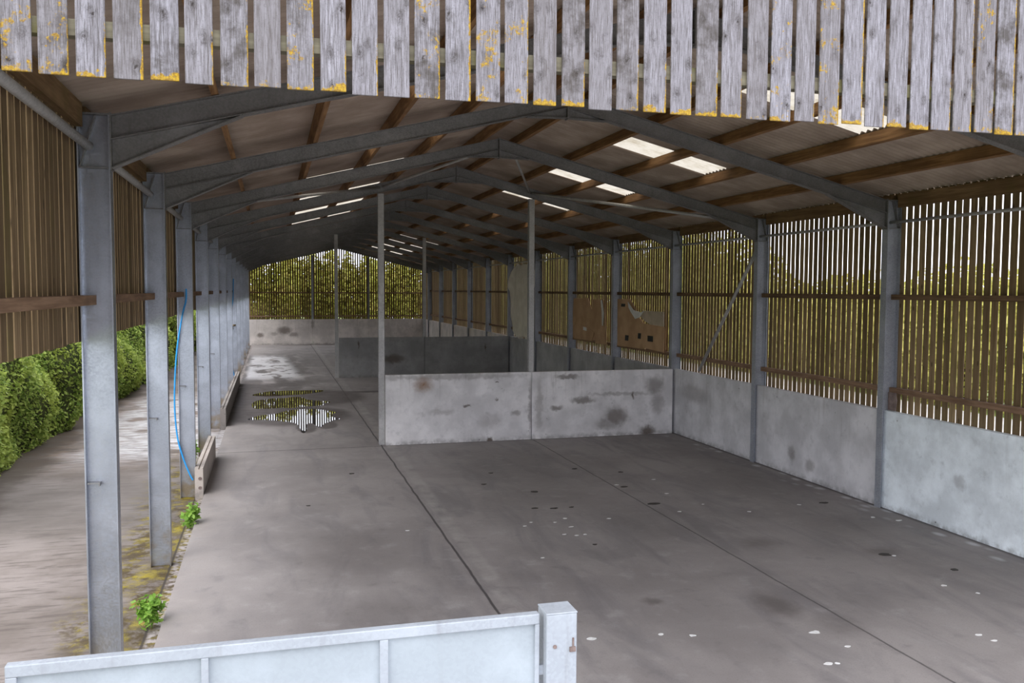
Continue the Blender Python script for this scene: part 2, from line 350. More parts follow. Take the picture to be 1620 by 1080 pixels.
M['white'] = m_simple('white_droppings', (.75, .75, .73), (.9, .9, .9), 20, .8)
M['dark'] = m_simple('dark_muck', (.018, .015, .013), (.05, .04, .03), 20, .6)
M['hedge'] = m_leaf('hedge_leaves', (.13, .24, .035), (.56, .68, .18), (.44, .50, .10), .5)
M['hedge_far'] = m_leaf('far_leaves', (.26, .28, .05), (.68, .66, .20), (.60, .52, .14), .5)
M['tree'] = m_leaf('tree_leaves', (.20, .22, .03), (.52, .50, .10), (.30, .22, .06))
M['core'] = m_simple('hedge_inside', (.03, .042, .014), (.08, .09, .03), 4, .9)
M['weed'] = m_leaf('weed_leaves', (.14, .28, .035), (.38, .60, .12), (.22, .40, .06), .4)
M['bark'] = m_simple('bark', (.06, .045, .03), (.12, .09, .06), 6, .9)
M['hose'] = m_simple('blue_hose', (.02, .30, .72), (.03, .36, .80), 10, .35)
M['brass'] = m_simple('tap_metal', (.30, .24, .14), (.42, .36, .25), 20, .4, .7)
M['card'] = m_simple('cardboard', (.42, .26, .14), (.54, .35, .20), 1.4, .85)
M['card_grey'] = m_simple('grey_card', (.42, .35, .26), (.54, .45, .35), 3, .85)
M['black'] = m_simple('black_label', (.01, .01, .01), (.02, .02, .02), 8, .6)
M['plastic'] = m_simple('white_plastic', (.66, .65, .63), (.78, .77, .75), 4, .5)
M['sheet'] = m_simple('bulk_sheet', (.70, .65, .56), (.82, .77, .68), 2.2, .75)
M['rust'] = m_simple('rusty_metal', (.14, .10, .09), (.27, .21, .19), 6, .7, .2)

# ------------------------------------------------------------------ mesh helper
class MB:
    def __init__(s): s.v = []; s.f = []; s.sm = False
    def add(s, vs, fs):
        o = len(s.v); s.v += [tuple(p) for p in vs]; s.f += [tuple(i + o for i in f) for f in fs]; return s
    def box(s, x0, x1, y0, y1, z0, z1):
        return s.add([(x0, y0, z0), (x1, y0, z0), (x1, y1, z0), (x0, y1, z0), (x0, y0, z1), (x1, y0, z1), (x1, y1, z1), (x0, y1, z1)],
                     [(3, 2, 1, 0), (4, 5, 6, 7), (0, 1, 5, 4), (1, 2, 6, 5), (2, 3, 7, 6), (3, 0, 4, 7)])
    def prism(s, pts, axis, a, b):
        """polygon pts (2D) extruded along axis from a to b"""
        def P(p, t): return {'Y': (p[0], t, p[1]), 'X': (t, p[0], p[1]), 'Z': (p[0], p[1], t)}[axis]
        n = len(pts)
        vs = [P(p, a) for p in pts] + [P(p, b) for p in pts]
        fs = [tuple(range(n)), tuple(range(2 * n - 1, n - 1, -1))] + [(i, (i + 1) % n, (i + 1) % n + n, i + n) for i in range(n)]
        return s.add(vs, fs)
    def strip(s, p, q, th, axis, a, b):
        """flat bar: line p-q (2D) thickened by th downward-normal, extruded along axis"""
        d = Vector((q[0] - p[0], q[1] - p[1])).normalized(); nrm = Vector((d.y, -d.x))
        if nrm.y > 0: nrm = -nrm
        return s.prism([p, q, (q[0] + nrm.x * th, q[1] + nrm.y * th), (p[0] + nrm.x * th, p[1] + nrm.y * th)], axis, a, b)
    def tube(s, pts, r, n=10, cap=True):
        pts = [Vector(p) for p in pts]; rings = []
        for i, p in enumerate(pts):
            t = (pts[min(i + 1, len(pts) - 1)] - pts[max(i - 1, 0)]).normalized()
            a = Vector((0, 0, 1)) if abs(t.z) < .9 else Vector((1, 0, 0))
            u = t.cross(a).normalized(); w = t.cross(u)
            rings.append([p + (u * math.cos(k * 2 * PI / n) + w * math.sin(k * 2 * PI / n)) * r for k in range(n)])
        vs = [q for rr in rings for q in rr]; fs = []
        for i in range(len(pts) - 1):
            for k in range(n): fs.append((i * n + k, i * n + (k + 1) % n, (i + 1) * n + (k + 1) % n, (i + 1) * n + k))
        if cap: fs += [tuple(range(n - 1, -1, -1)), tuple((len(pts) - 1) * n + k for k in range(n))]
        return s.add(vs, fs)
    def flat(s, pts, z0, z1):
        return s.prism(pts, 'Z', z0, z1)
    def build(s, name, m, parent=None, smooth=False, bevel=0.0, loc=None):
        me = bpy.data.meshes.new(name)
        vs = s.v if loc is None else [(p[0] - loc[0], p[1] - loc[1], p[2] - loc[2]) for p in s.v]
        me.from_pydata(vs, [], s.f); me.update()
        bm = bmesh.new(); bm.from_mesh(me); bmesh.ops.recalc_face_normals(bm, faces=bm.faces); bm.to_mesh(me); bm.free()
        if smooth:
            for p in me.polygons: p.use_smooth = True
        o = bpy.data.objects.new(name, me); COL.objects.link(o)
        me.materials.append(M[m])
        if loc is not None: o.location = loc
        if parent is not None:
            o.parent = parent
            o.matrix_parent_inverse = Matrix.Translation(parent.location).inverted()
        if bevel:
            b = o.modifiers.new('bevel', 'BEVEL'); b.width = bevel; b.segments = 2; b.limit_method = 'ANGLE'
        return o

def tag(o, label, cat, group=None, kind='thing'):
    o['label'] = label; o['category'] = cat; o['kind'] = kind
    if group: o['group'] = group
    return o
def thing(name, loc, label, cat, group=None):
    o = bpy.data.objects.new(name, None); COL.objects.link(o); o.location = loc; o.empty_display_size = .1
    return tag(o, label, cat, group)
def struct(o): o['kind'] = 'structure'; return o
def place(o, dx=0, dy=0, dz=0): o.location = (o.location.x + dx, o.location.y + dy, o.location.z + dz)
def smooth_poly(pts, it=2):
    for _ in range(it):
        q = []
        for i in range(len(pts)):
            a, b = pts[i], pts[(i + 1) % len(pts)]
            q += [(a[0] * .75 + b[0] * .25, a[1] * .75 + b[1] * .25), (a[0] * .25 + b[0] * .75, a[1] * .25 + b[1] * .75)]
        pts = q
    return pts

# ------------------------------------------------------------------ ground, floor, road
struct(MB().box(-160, 200, -120, 260, -.9, -.30).build('ground', 'grass'))
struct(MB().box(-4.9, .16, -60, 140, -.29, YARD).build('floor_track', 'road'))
struct(MB().box(.16, 24.5, -60, -4.95, -.29, -.03).build('floor_apron', 'apron'))
struct(MB().box(13.0, 25.5, -4.95, 130, -.29, -.12).build('floor_side_yard', 'apron'))
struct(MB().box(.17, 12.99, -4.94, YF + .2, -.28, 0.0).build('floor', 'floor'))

# ------------------------------------------------------------------ steel frames
CW, CD = .083, .30       # half flange width, section depth
def mirror(side, x): return x if side == 'L' else W - x
def column(i, side, label=None):
    y = FY(i); mx = lambda x: mirror(side, x)
    def bx(mb, x0, x1, *r):
        a, b = sorted((mx(x0), mx(x1))); mb.box(a, b, *r)
    zb = YARD - .15 if side == 'L' else -.2
    if label:
        t = thing('steel_column', (mx(-.15), y, 0), label, 'column', 'left side columns' if side == 'L' else 'right side columns')
    else: t = None
    m = MB()
    bx(m, -CD, -CD + .013, y - CW, y + CW, zb, HE - .01); bx(m, -.013, 0, y - CW, y + CW, zb, HE - .01); bx(m, -CD + .013, -.013, y - .005, y + .005, zb, HE - .01)
    sh = m.build('shaft', 'column' if side == 'L' else 'column_right', t)
    if not label: struct(sh); sh.name = 'trim_column'; return
    m = MB(); bx(m, -CD - .01, -.001, y - CW, y + CW, HE - .01, HE + .006); m.build('cap_plate', 'steel', t)
    m = MB()
    bx(m, -CD + .013, -.013, y - CW + .005, y - .005, HH - .006, HH + .006)
    m.build('stiffener', 'steel', t)
    m = MB(); pts = [(mx(-CD + .015), HH), (mx(-.135), HE - .02), (mx(-.125), HE - .02), (mx(-CD + .027), HH)]
    m.prism(pts, 'Y', y - CW + .005, y - .005); m.build('diagonal_stiffener', 'steel', t)
    if side == 'L' and i < 5:
        m = MB(); m.box(-.275, -.16, y - .10, y - .005, 2.185, 2.195).box(-.17, -.16, y - .10, y - .005, 2.16, 2.185).build('hook_bracket', 'steel', sh)
    if side == 'R' and i == 1:
        m = MB(); m.prism([(y - .10, 1.9), (y - .10, 2.24), (y - .30, 2.24), (y - .34, 2.1), (y - .3, 1.9)], 'X', W + .10, W + .115); m.build('gusset_plate', 'rust', t)

def rafter(i, side, label=None):
    y = FY(i); mx = lambda x: mirror(side, x); P = lambda x, z: (mx(x), z)
    D = .245
    t = thing('steel_rafter', (mx(0), y, HE), label, 'rafter', 'left slope rafters' if side == 'L' else 'right slope rafters') if label else None
    m = MB(); f = .070
    m.prism([P(.012, HE), P(MID - .012, HR), P(MID - .012, HR - D), P(.012, HE - D)], 'Y', y - .0045, y + .0045)
    m.strip(P(.012, HE), P(MID - .012, HR), .011, 'Y', y - f, y + f)
    m.strip(P(.012, HE - D + .011), P(MID - .012, HR - D + .011), .011, 'Y', y - f, y + f)
    b = m.build('beam', 'steel', t)
    if not label: struct(b); b.name = 'trim_rafter'; return
    m = MB(); xe = 1.27; ze = HE - D + SL * xe
    m.prism([P(.012, HE - D), P(xe, ze), P(.012, HH)], 'Y', y - .0045, y + .0045)
    m.strip(P(.012, HH + .011), P(xe, ze + .002), .011, 'Y', y - f, y + f)
    m.build('haunch', 'steel', t)
    m = MB(); a, bb = sorted((mx(0.0), mx(.014))); m.box(a, bb, y - .075, y + .075, HH - .02, HE + .02); m.build('end_plate', 'steel', t)
    m = MB(); xa = MID - .70; za = HR - D - SL * .70
    m.prism([P(MID - .012, HR - D), P(xa, za), P(MID - .012, 7.06)], 'Y', y - .0045, y + .0045)
    m.strip(P(xa, za), P(MID - .012, 7.06), .010, 'Y', y - f, y + f)
    a, bb = sorted((mx(MID - .013), mx(MID))); m.box(a, bb, y - .075, y + .075, 7.03, HR + .02)
    m.build('apex_plate', 'steel', t)

for i in range(-1, 13):
    vl = i >= 0
    column(i, 'L', f'galvanised steel column, {ORD[i]} from the camera along the open left side' if vl else None)
    column(i, 'R', f'grey steel column against the slatted right wall, {ORD[i-1]} in view from the camera' if i >= 1 else None)
    rafter(i, 'L', f'dark steel roof rafter on the left slope, {ORD[i]} from the camera' if vl else None)
    rafter(i, 'R', f'dark steel roof rafter on the right slope, {ORD[i]} from the camera' if vl else None)

# posts in the middle of the shed
def post(x, y, z0, label, name='steel_post', up=None, mt='tube'):
    t = thing(name, (x, y, z0), label, 'post', 'posts inside the shed')
    zt = (up if up else ztop(x) - .275)
    m = MB(); m.box(x - .076, x + .076, y - .076, y - .066, z0, zt).box(x - .076, x + .076, y + .066, y + .076, z0, zt).box(x - .005, x + .005, y - .066, y + .066, z0, zt)
    m.build('shaft', mt, t)
    MB().box(x - .09, x + .09, y - .09, y + .09, zt - .015, zt).build('head_plate', 'steel', t)
    return t
post(4.34, 3 * B, 0, 'tall grey steel post at the free end of the near pale partition')
post(8.50, 3 * B + .02, 0, 'tall grey steel post rising behind the middle joint of the near pale partition')
post(4.46, 7 * B, 0, 'thin steel post at the free end of the dark far partition')
post(8.62, 7 * B + .02, 0, 'thin steel post rising behind the middle joint of the dark far partition')
post(4.50, YF - .02, HW, 'light steel post in the far gable wall, left of its centre', up=ztop(4.5) - .29, mt='gate')
post(8.70, YF - .02, HW, 'dark steel post in the far gable wall, right of its centre', up=ztop(8.7) - .29, mt='steel')

# ------------------------------------------------------------------ ties and braces
for b in range(-1, 12):
    y0, y1 = FY(b), FY(b + 1)
    if b == -1: lab = 'round grey steel tie tube under the left eaves, nearest the camera'
    else: lab = f'round grey steel tie tube under the left eaves beyond the {ORD[b]} left column'
    tag(MB().tube([(-.19, y0 + .04, 5.555), (-.19, y1 - .085, 5.555)], .045, 12).build('tie_tube', 'tube', smooth=True), lab, 'tie tube', 'eave tie tubes')
    if b >= 0:
        lab = 'thin steel tie tube under the right eaves, nearest the camera' if b == 0 else f'thin steel tie tube under the right eaves beyond the {ORD[b-1]} right column in view'
        tag(MB().tube([(W + .10, y0 + .02, 5.46), (W + .10, y1 - .02, 5.46)], .03, 10).build('tie_tube', 'tube', smooth=True), lab, 'tie tube', 'eave tie tubes')
def brace(a, b, r, label, m='tube'):
    tag(MB().tube([a, b], r, 8).build('brace_tube', m, smooth=True), label, 'brace', 'diagonal braces')
brace((W + .12, 2 * B + .12, 5.20), (W + .12, 12.15, 1.96), .045, 'diagonal grey brace tube crossing the slatted right wall down to the concrete')
brace((8.5, 3 * B - .06, ztop(8.5) - .12), (12.55, 2 * B + .1, ztop(12.55) - .12), .04, 'pale brace tube under the right roof slope running from middle post towards right eaves')
brace((6.75, 2 * B + .1, ztop(6.75) - .2), (8.42, 3 * B - .08, ztop(8.42) - .12), .03, 'thin brace tube under the ridge running right to the head of the middle post')
brace((6.0, 2 * B + .1, ztop(6.0) - .2), (4.4, 3 * B - .08, ztop(4.4) - .12), .035, 'thin brace tube under the ridge running left to the head of the left post')
brace((4.3, 3 * B - .08, ztop(4.3) - .12), (.25, 2 * B + .1, ztop(.25) - .12), .035, 'brace tube under the left roof slope running from left post to the eaves')

# ------------------------------------------------------------------ roof: purlins, sheets, rooflights
PX = [1.0, 2.22, 3.46, 4.70, 5.98]
for side in 'LR':
    for j, px in enumerate(PX):
        x = px; zt = ztop(px); d = Vector((1, SL)).normalized(); nr = Vector((-d.y, d.x)); hw = .0375
        base = Vector((x, zt + .007))
        c4 = [base - d * hw, base + d * hw, base + d * hw + nr * PD, base - d * hw + nr * PD]
        pts = [(mirror(side, p.x), p.y) for p in c4]
        m = MB().prism(pts, 'Y', -B - .10, YF + .15)
        lab = f'brown timber purlin along the {"left" if side == "L" else "right"} roof slope, ' + ['lowest of five', 'second lowest', 'middle of five', 'second from the ridge', 'highest beside the ridge'][j]
        tag(m.build('timber_purlin', 'purlin'), lab, 'purlin', 'roof purlins')
RL0, RL1 = 2.22, 4.57     # rooflight range across the slope (from the eaves)
RLF = [2.48, 3.08, 2.8, 3.0] + [3.0] * 8
RLY = [(b * B + RLF[b] - 1.04, b * B + RLF[b]) for b in range(0, 12)]
per = .146; NS = 8
def corr(y): return .030 * math.sin(2 * PI * y / per)
def sheet(side, xs, y0, y1, lift=0.0, m=None):
    n = max(2, int(round((y1 - y0) / per * NS))); m = m or MB(); nx = len(xs)
    ys = [y0 + (y1 - y0) * k / n for k in range(n + 1)]
    vs = [(mirror(side, x), y, zroof(x) + corr(y) + lift) for x in xs for y in ys]
    return m.add(vs, [(a * (n + 1) + k, a * (n + 1) + k + 1, (a + 1) * (n + 1) + k + 1, (a + 1) * (n + 1) + k) for a in range(nx - 1) for k in range(n)])
for side in 'LR':
    m = MB(); yy = -B - .42
    for a, c in RLY:
        sheet(side, [-.62, RL0, RL1, MID], yy, a, 0, m); sheet(side, [-.62, RL0], a, c, 0, m); sheet(side, [RL1, MID], a, c, 0, m); yy = c
    sheet(side, [-.62, RL0, RL1, MID], yy, YF + .3, 0, m)
    struct(m.build('ceiling_left' if side == 'L' else 'ceiling_right', 'roof', smooth=True))
    for b, (a, c) in enumerate(RLY):
        s = 'left' if side == 'L' else 'right'
        lab = f'translucent corrugated rooflight in the {s} roof slope, ' + ('nearest the camera' if b == 0 else f'{ORD[b]} from the camera')
        tag(sheet(side, [RL0 - .05, RL1 + .05], a - .03, c + .03, .012).build('rooflight', 'rooflight', smooth=True), lab, 'rooflight', 'translucent rooflights')
m = MB()
m.prism([(MID - .25, zroof(MID - .25) + .04), (MID, HR + PD + .11), (MID + .25, zroof(MID - .25) + .04), (MID, HR + PD + .09)], 'Y', -B - .42, YF + .3)
struct(m.build('trim_ridge', 'roof'))

# ------------------------------------------------------------------ slatted side walls
rs = random.Random(3)
PITCH = .172
def slats_y(x0, x1, y0, y1, z0, z1, gap=.032):
    m = MB(); k = math.floor((y0 + 40) / PITCH); y = k * PITCH - 40
    while y < y1 - .02:
        a, b = max(y + gap * .5 + rs.uniform(-.004, .004), y0), min(y + PITCH - gap * .5 + rs.uniform(-.004, .004), y1)
        if b - a > .03:
            t = rs.uniform(-.003, .003); z = rs.uniform(-.008, .008)
            m.box(x0 + t, x1 + t, a, b, z0 + z, z1)
        y += PITCH
    return m
def notch(a, c, d, y0, y1):
    return [(a, y0 + .012), (c, y0 + .012), (c, y0 + .09), (d, y0 + .09), (d, y1 - .09), (c, y1 - .09), (c, y1 - .012), (a, y1 - .012)]
for b in range(-1, 13):
    y0, y1 = FY(b), FY(b + 1)
    # right
    if b >= -1:
        if b == -1: t = None
        else:
            lab = 'slatted timber cladding of the right wall, bay nearest the camera at the picture edge' if b == 0 else f'slatted timber cladding of the right wall beyond the {ORD[b-1]} right column in view'
            t = thing('timber_cladding', (W + .3, y0, 1.6), lab, 'cladding', 'right wall slatted bays')
        o = slats_y(W + .319, W + .328, y0, y1, 1.55, 6.03).build('slat_screen', 'slat', t)
        if t is None: struct(o); o.name = 'wall_right_front'
        else:
            MB().flat(notch(W + .17, W + .282, W + .318, y0, y1), 4.0, 4.10).build('middle_rail', 'rail_backlit', t)
            MB().flat(notch(W + .19, W + .282, W + .318, y0, y1), 2.22, 2.32).build('lower_rail', 'rail', t)
            MB().box(W + .20, W + .28, y0 + .09, y1 - .09, 5.74, 5.99).build('eave_timber', 'eave', t)
    # left
    lab = 'slatted timber cladding hanging above the left opening, bay nearest the camera at the picture edge' if b == -1 else f'slatted timber cladding hanging above the left opening beyond the {ORD[b]} left column'
    t = thing('timber_cladding', (-.32, y0, 3.6), lab, 'cladding', 'left wall slatted bays')
    slats_y(-.339, -.323, y0, y1, 3.62, 6.03, .024).build('slat_screen', 'slat_left', t)
    MB().flat(notch(-.165, -.282, -.318, y0, y1), 3.99, 4.085).build('middle_rail', 'rail', t)
    MB().box(-.318, -.24, y0 + .09, y1 - .09, 5.74, 5.97).build('eave_timber', 'eave', t)
# far gable
XD = [-.3, 4.5, 8.7, W + .3]
for q, nm in enumerate(('left of the pale gable post', 'between the two gable posts', 'right of the dark gable post')):
    a, c = XD[q], XD[q + 1]
    t = thing('timber_cladding', (a, YF + .1, 1.6), f'slatted timber cladding of the far gable wall {nm}', 'cladding', 'far gable slatted panels')
    m = MB(); x = math.floor((a + 40) / PITCH) * PITCH - 40
    while x < c:
        p, r = max(a, x + .032 + rs.uniform(-.005, .005)), min(c, x + PITCH - .032 + rs.uniform(-.005, .005))
        if r - p > .03: m.prism([(p, 1.6), (r, 1.6), (r, zroof(r) - .08), (p, zroof(p) - .08)], 'Y', YF + .17, YF + .186)
        x += PITCH
    m.build('slat_screen', 'slatx', t)
    MB().box(a + .02, c - .02, YF + .07, YF + .168, 3.83, 3.93).build('middle_rail', 'railx', t)
    MB().box(a + .02, c - .02, YF + .07, YF + .168, 2.06, 2.16).build('lower_rail', 'railx', t)
m = MB(); f = .06
for s in (0, 1):
    P = lambda x, z: (x if s == 0 else W - x, z)
    m.prism([P(0, HE), P(MID, HR), P(MID, HR - .24), P(0, HE - .24)], 'Y', YF - .005, YF + .005)
    m.strip(P(0, HE - .23), P(MID, HR - .23), .012, 'Y', YF - f, YF + f); m.strip(P(0, HE), P(MID, HR), .012, 'Y', YF - f, YF + f)
tag(m.build('gable_rafter', 'steel'), 'dark steel rafter along the top of the far gable wall', 'rafter')

# ------------------------------------------------------------------ concrete panels
def panel(x0, x1, y0, y1, z0, z1, mt, label, group):
    return tag(MB().box(x0, x1, y0, y1, z0, z1).build('retaining_slab', mt, bevel=.008), label, 'concrete slab', group)
for b in range(-1, 13):
    y0, y1 = FY(b), FY(b + 1)
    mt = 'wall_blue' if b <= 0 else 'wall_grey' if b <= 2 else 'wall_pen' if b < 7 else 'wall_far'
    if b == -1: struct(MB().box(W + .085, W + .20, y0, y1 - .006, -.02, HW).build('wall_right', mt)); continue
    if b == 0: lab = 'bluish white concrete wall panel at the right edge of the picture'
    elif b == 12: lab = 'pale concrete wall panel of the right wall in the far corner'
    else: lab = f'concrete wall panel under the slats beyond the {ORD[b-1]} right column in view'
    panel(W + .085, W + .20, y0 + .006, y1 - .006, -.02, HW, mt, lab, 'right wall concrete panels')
panel(-.30, 4.494, YF - .10, YF + .02, -.02, HW, 'wall_far', 'pale far end wall panel with peeling brown patches, left of the pale gable post', 'far wall concrete panels')
panel(4.506, 8.694, YF - .10, YF + .02, -.02, HW, 'wall_far', 'pale far end wall panel between the two gable posts', 'far wall concrete panels')
panel(8.706, W + .08, YF - .10, YF + .02, -.02, HW, 'wall_far', 'pale far end wall panel right of the dark gable post', 'far wall concrete panels')
panel(4.43, 8.472, 3 * B - .19, 3 * B - .07, -.01, HW, 'part_a', 'pale concrete partition panel with rust stain near its top left corner', 'near partition')
panel(8.486, W - .005, 3 * B - .19, 3 * B - .07, -.01, HW, 'part_b', 'pale concrete partition panel with brown smears, joining the right wall', 'near partition')
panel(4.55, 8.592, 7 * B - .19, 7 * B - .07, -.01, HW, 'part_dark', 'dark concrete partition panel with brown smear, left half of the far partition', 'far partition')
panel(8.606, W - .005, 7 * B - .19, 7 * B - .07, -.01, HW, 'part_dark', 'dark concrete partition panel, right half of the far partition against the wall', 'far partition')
# low kerb walls on the open side
def kerb(y0, y1, h, label, mt):
    t = thing('concrete_kerb', (.07, y0, 0), label, 'kerb', 'low kerb walls')
    MB().prism([(.0, -.2), (.16, -.2), (.16, h), (.10, h), (.095, h - .025), (.075, h - .025), (.07, h), (.0, h)], 'Y', y0, y1).build('body', mt, t)
    return t.children[0]
t = kerb(8.85, 12.9, .54, 'low concrete kerb wall with grooved top beside the third left column', 'kerb')
for dz in (.14, .33):
    MB().tube([(.10, 8.852, dz), (.10, 8.84, dz)], .035, 10).build('rusty_hole', 'rust', t)['label'] = 'rusty round hole in the end face'
kerb(17.9, 30.2, .55, 'long low concrete kerb wall beyond the fifth left column by the puddles', 'kerb_dark')

# ------------------------------------------------------------------ front gable boards
t = thing('gable_cladding', (.4, -4.8, 5.2), 'row of weathered grey hanging boards with yellow lichen across the picture top', 'cladding')
xs = .45 - .168 * 4; nb = 0; rb = random.Random(11)
while xs < 8.1:
    w = .137 + rb.uniform(-.004, .004); xc = xs + .070 + rb.uniform(-.003, .003); zb = 5.20 + rb.uniform(-.006, .006)
    h = max(zroof(max(xc, -.5)) - .06 - zb, .4)
    mb = MB().box(-w / 2, w / 2, -.007, .007, 0, h)
    o = mb.build('board', 'fascia', None, bevel=.003)
    o.parent = t; o.matrix_parent_inverse = Matrix.Identity(4)
    o.location = (xc - .4, rb.uniform(-.002, .002), zb - 5.2); o.rotation_euler = (0, rb.uniform(-.003, .003), 0)
    xs += .168; nb += 1
for z in (5.44, 6.25, 7.0):
    xa, xb = (-.3, W + .3) if z < 6 else (((z - HE) / SL - .3, W - (z - HE) / SL + .3))
    MB().box(xa, xb, -4.786, -4.71, z - .04, z + .04).build('batten', 'batten', t)
# (the boards further right, outside the frame)
m = MB()
while xs < 13.1:
    m.box(xs, xs + .131, -4.809, -4.791, 5.2, zroof(min(xs, 13.2)) - .06); xs += .168
struct(m.build('wall_front', 'fascia'))

# ------------------------------------------------------------------ gate and gate post
t = thing('steel_gate', (1.6, -4.59, 1.0), 'galvanised sheeted steel gate in the foreground at the bottom edge', 'gate')
GZ0, GZ1, GY0, GY1 = .15, 2.19, -4.62, -4.56
XL, XM, XR = .17, 2.125, 3.085
MB().box(XL, XR, GY0, GY1, GZ1 - .065, GZ1).build('top_rail', 'gate', t, bevel=.006)
MB().box(XL, XR, GY0, GY1, GZ0, GZ0 + .065).build('bottom_rail', 'gate', t, bevel=.006)
for a, b in ((XL, XL + .055), (1.135, 1.175), (2.115, 2.165), (XR - .028, XR)):
    MB().box(a, b, GY0 + .001, GY1 - .001, GZ0 + .065, GZ1 - .065).build('stile', 'gate', t, bevel=.004)
for a, b in ((XL + .055, 1.135), (1.175, 2.115), (2.165, XR - .028)):
    MB().box(a - .002, b + .002, -4.592, -4.586, GZ0 + .06, GZ1 - .06).build('sheet', 'gate_sheet', t)
t = thing('gate_post', (3.21, -4.575, 0), 'square galvanised gate post with flat cap at the gate end', 'post')
MB().box(3.115, 3.31, -4.665, -4.485, -.05, 2.192).build('shaft', 'gate', t, bevel=.006)
MB().box(3.113, 3.312, -4.667, -4.483, 2.192, 2.202).build('cap', 'gate', t, bevel=.003)
MB().box(3.262, 3.30, -4.675, -4.664, 1.955, 1.985).tube([(3.285, -4.668, 1.985), (3.285, -4.668, 2.04)], .006, 8).build('latch_staple', 'rust', t)
MB().tube([(3.168, -4.664, 1.995), (3.168, -4.672, 1.995)], .012, 12).build('bolt', 'rust', t)
MB().box(3.085, 3.115, -4.60, -4.575, 1.80, 1.86).build('hinge', 'gate', t)

# ------------------------------------------------------------------ puddles, droppings, muck
def puddle(pts, m, label, z=.004, dz=0.0, it=2):
    return tag(MB().flat(smooth_poly(pts, it), dz + .0005, dz + z).build('puddle', m), label, 'puddle', 'rain puddles')
puddle([(0.71, 25.84), (1.01, 26.47), (1.38, 26.96), (1.87, 27.08), (2.71, 26.94), (3.54, 26.99), (3.54, 26.45), (2.79, 25.63), (2.04, 25.39), (1.39, 25.28), (0.87, 25.48)], 'water', 'narrow dark puddle behind the two striped ones on the shed floor')
puddle([(0.77, 23.06), (0.9, 23.86), (1.1, 24.23), (1.54, 24.59), (1.96, 24.49), (2.3, 24.93), (2.67, 24.71), (2.73, 23.8), (3.53, 23.23), (3.6, 22.85), (3.3, 22.69), (3.31, 21.99), (2.66, 21.92), (2.37, 21.77), (2.14, 21.6), (1.76, 21.81), (1.26, 21.6), (0.88, 21.69)], 'water', 'middle puddle mirroring bright slats, left of the nearest puddle')
puddle([(0.68, 19.19), (1.14, 20.11), (1.59, 20.19), (1.97, 21.01), (2.36, 21.23), (2.91, 21.31), (3.35, 20.68), (3.67, 20.15), (3.42, 19.85), (3.4, 18.99), (3.69, 18.64), (3.37, 18.44), (3.24, 18.03), (3.04, 17.74), (2.96, 17.09), (2.8, 17.3), (2.71, 17.99), (2.51, 17.87), (2.51, 16.73), (2.42, 16.07), (2.31, 16.17), (2.32, 16.93), (2.24, 18.1), (1.83, 18.55), (1.28, 19.04), (0.93, 19.04)], 'water', 'nearest puddle with wet tongues towards the camera, mirroring bright slats')
rd = random.Random(5)
def blot(x, y, r, el=1.0):
    n = 9; a0 = rd.uniform(0, 6)
    return [(x + math.cos(a0 + k * 2 * PI / n) * r * rd.uniform(.5, 1.2) * el, y + math.sin(a0 + k * 2 * PI / n) * r * rd.uniform(.5, 1.2)) for k in range(n)]
for x, y, r in [(5.79, 4.96, .05), (5.97, 5.17, .04), (6.39, 5.06, .05), (6.64, 5.27, .06), (6.57, 4.71, .06), (6.3, 4.29, .05), (6.48, 4.17, .05), (6.64, 4.2, .05), (7.42, 5.06, .05), (5.17, -.02, .07), (6.03, -.11, .06), (10.18, 4.87, .06), (12.18, 3.93, .07), (12.49, 3.62, .08),
                (10.68, .48, .06), (9.77, -1.11, .06), (9.81, -1.3, .05), (8.0, -1.0, .05), (7.49, -1.36, .07), (7.6, -1.37, .05), (7.89, -.53, .1), (6.38, -.24, .06), (10.95, 1.84, .05), (3.75, 5.19, .05), (5.55, 3.14, .04), (9.3, 6.6, .06), (9.6, 5.6, .05), (11.4, 5.1, .06), (8.9, 5.2, .06), (8.6, 7.6, .07), (9.6, 7.9, .06), (10.9, .1, .05)]:
    tag(MB().flat(smooth_poly(blot(x, y, r * .62, 1.4), 1), .0005, .003).build('bird_dropping', 'white'), 'small white bird dropping splashed on the grey shed floor', 'dropping', 'bird droppings on the floor')
for x, y, r in [(3.23, 10.14, .07), (6.3, 9.43, .06), (5.86, 8.35, .06), (6.71, 7.41, .09), (6.33, 6.11, .06), (6.68, 6.02, .07), (7.04, 6.02, .05), (8.7, 7.38, .08), (8.69, 5.86, .13), (11.96, 5.12, .09), (10.85, 1.93, .1), (11.36, 1.02, .07), (2.17, 7.38, .05), (8.3, 9.4, .08), (6.6, 3.6, .04), (9.2, 8.8, .06)]:
    tag(MB().flat(smooth_poly(blot(x, y, r * .75, 1.5), 1), .0005, .008).build('muck_patch', 'dark'), 'small black muck patch dried on the grey shed floor', 'muck', 'muck patches on the floor')

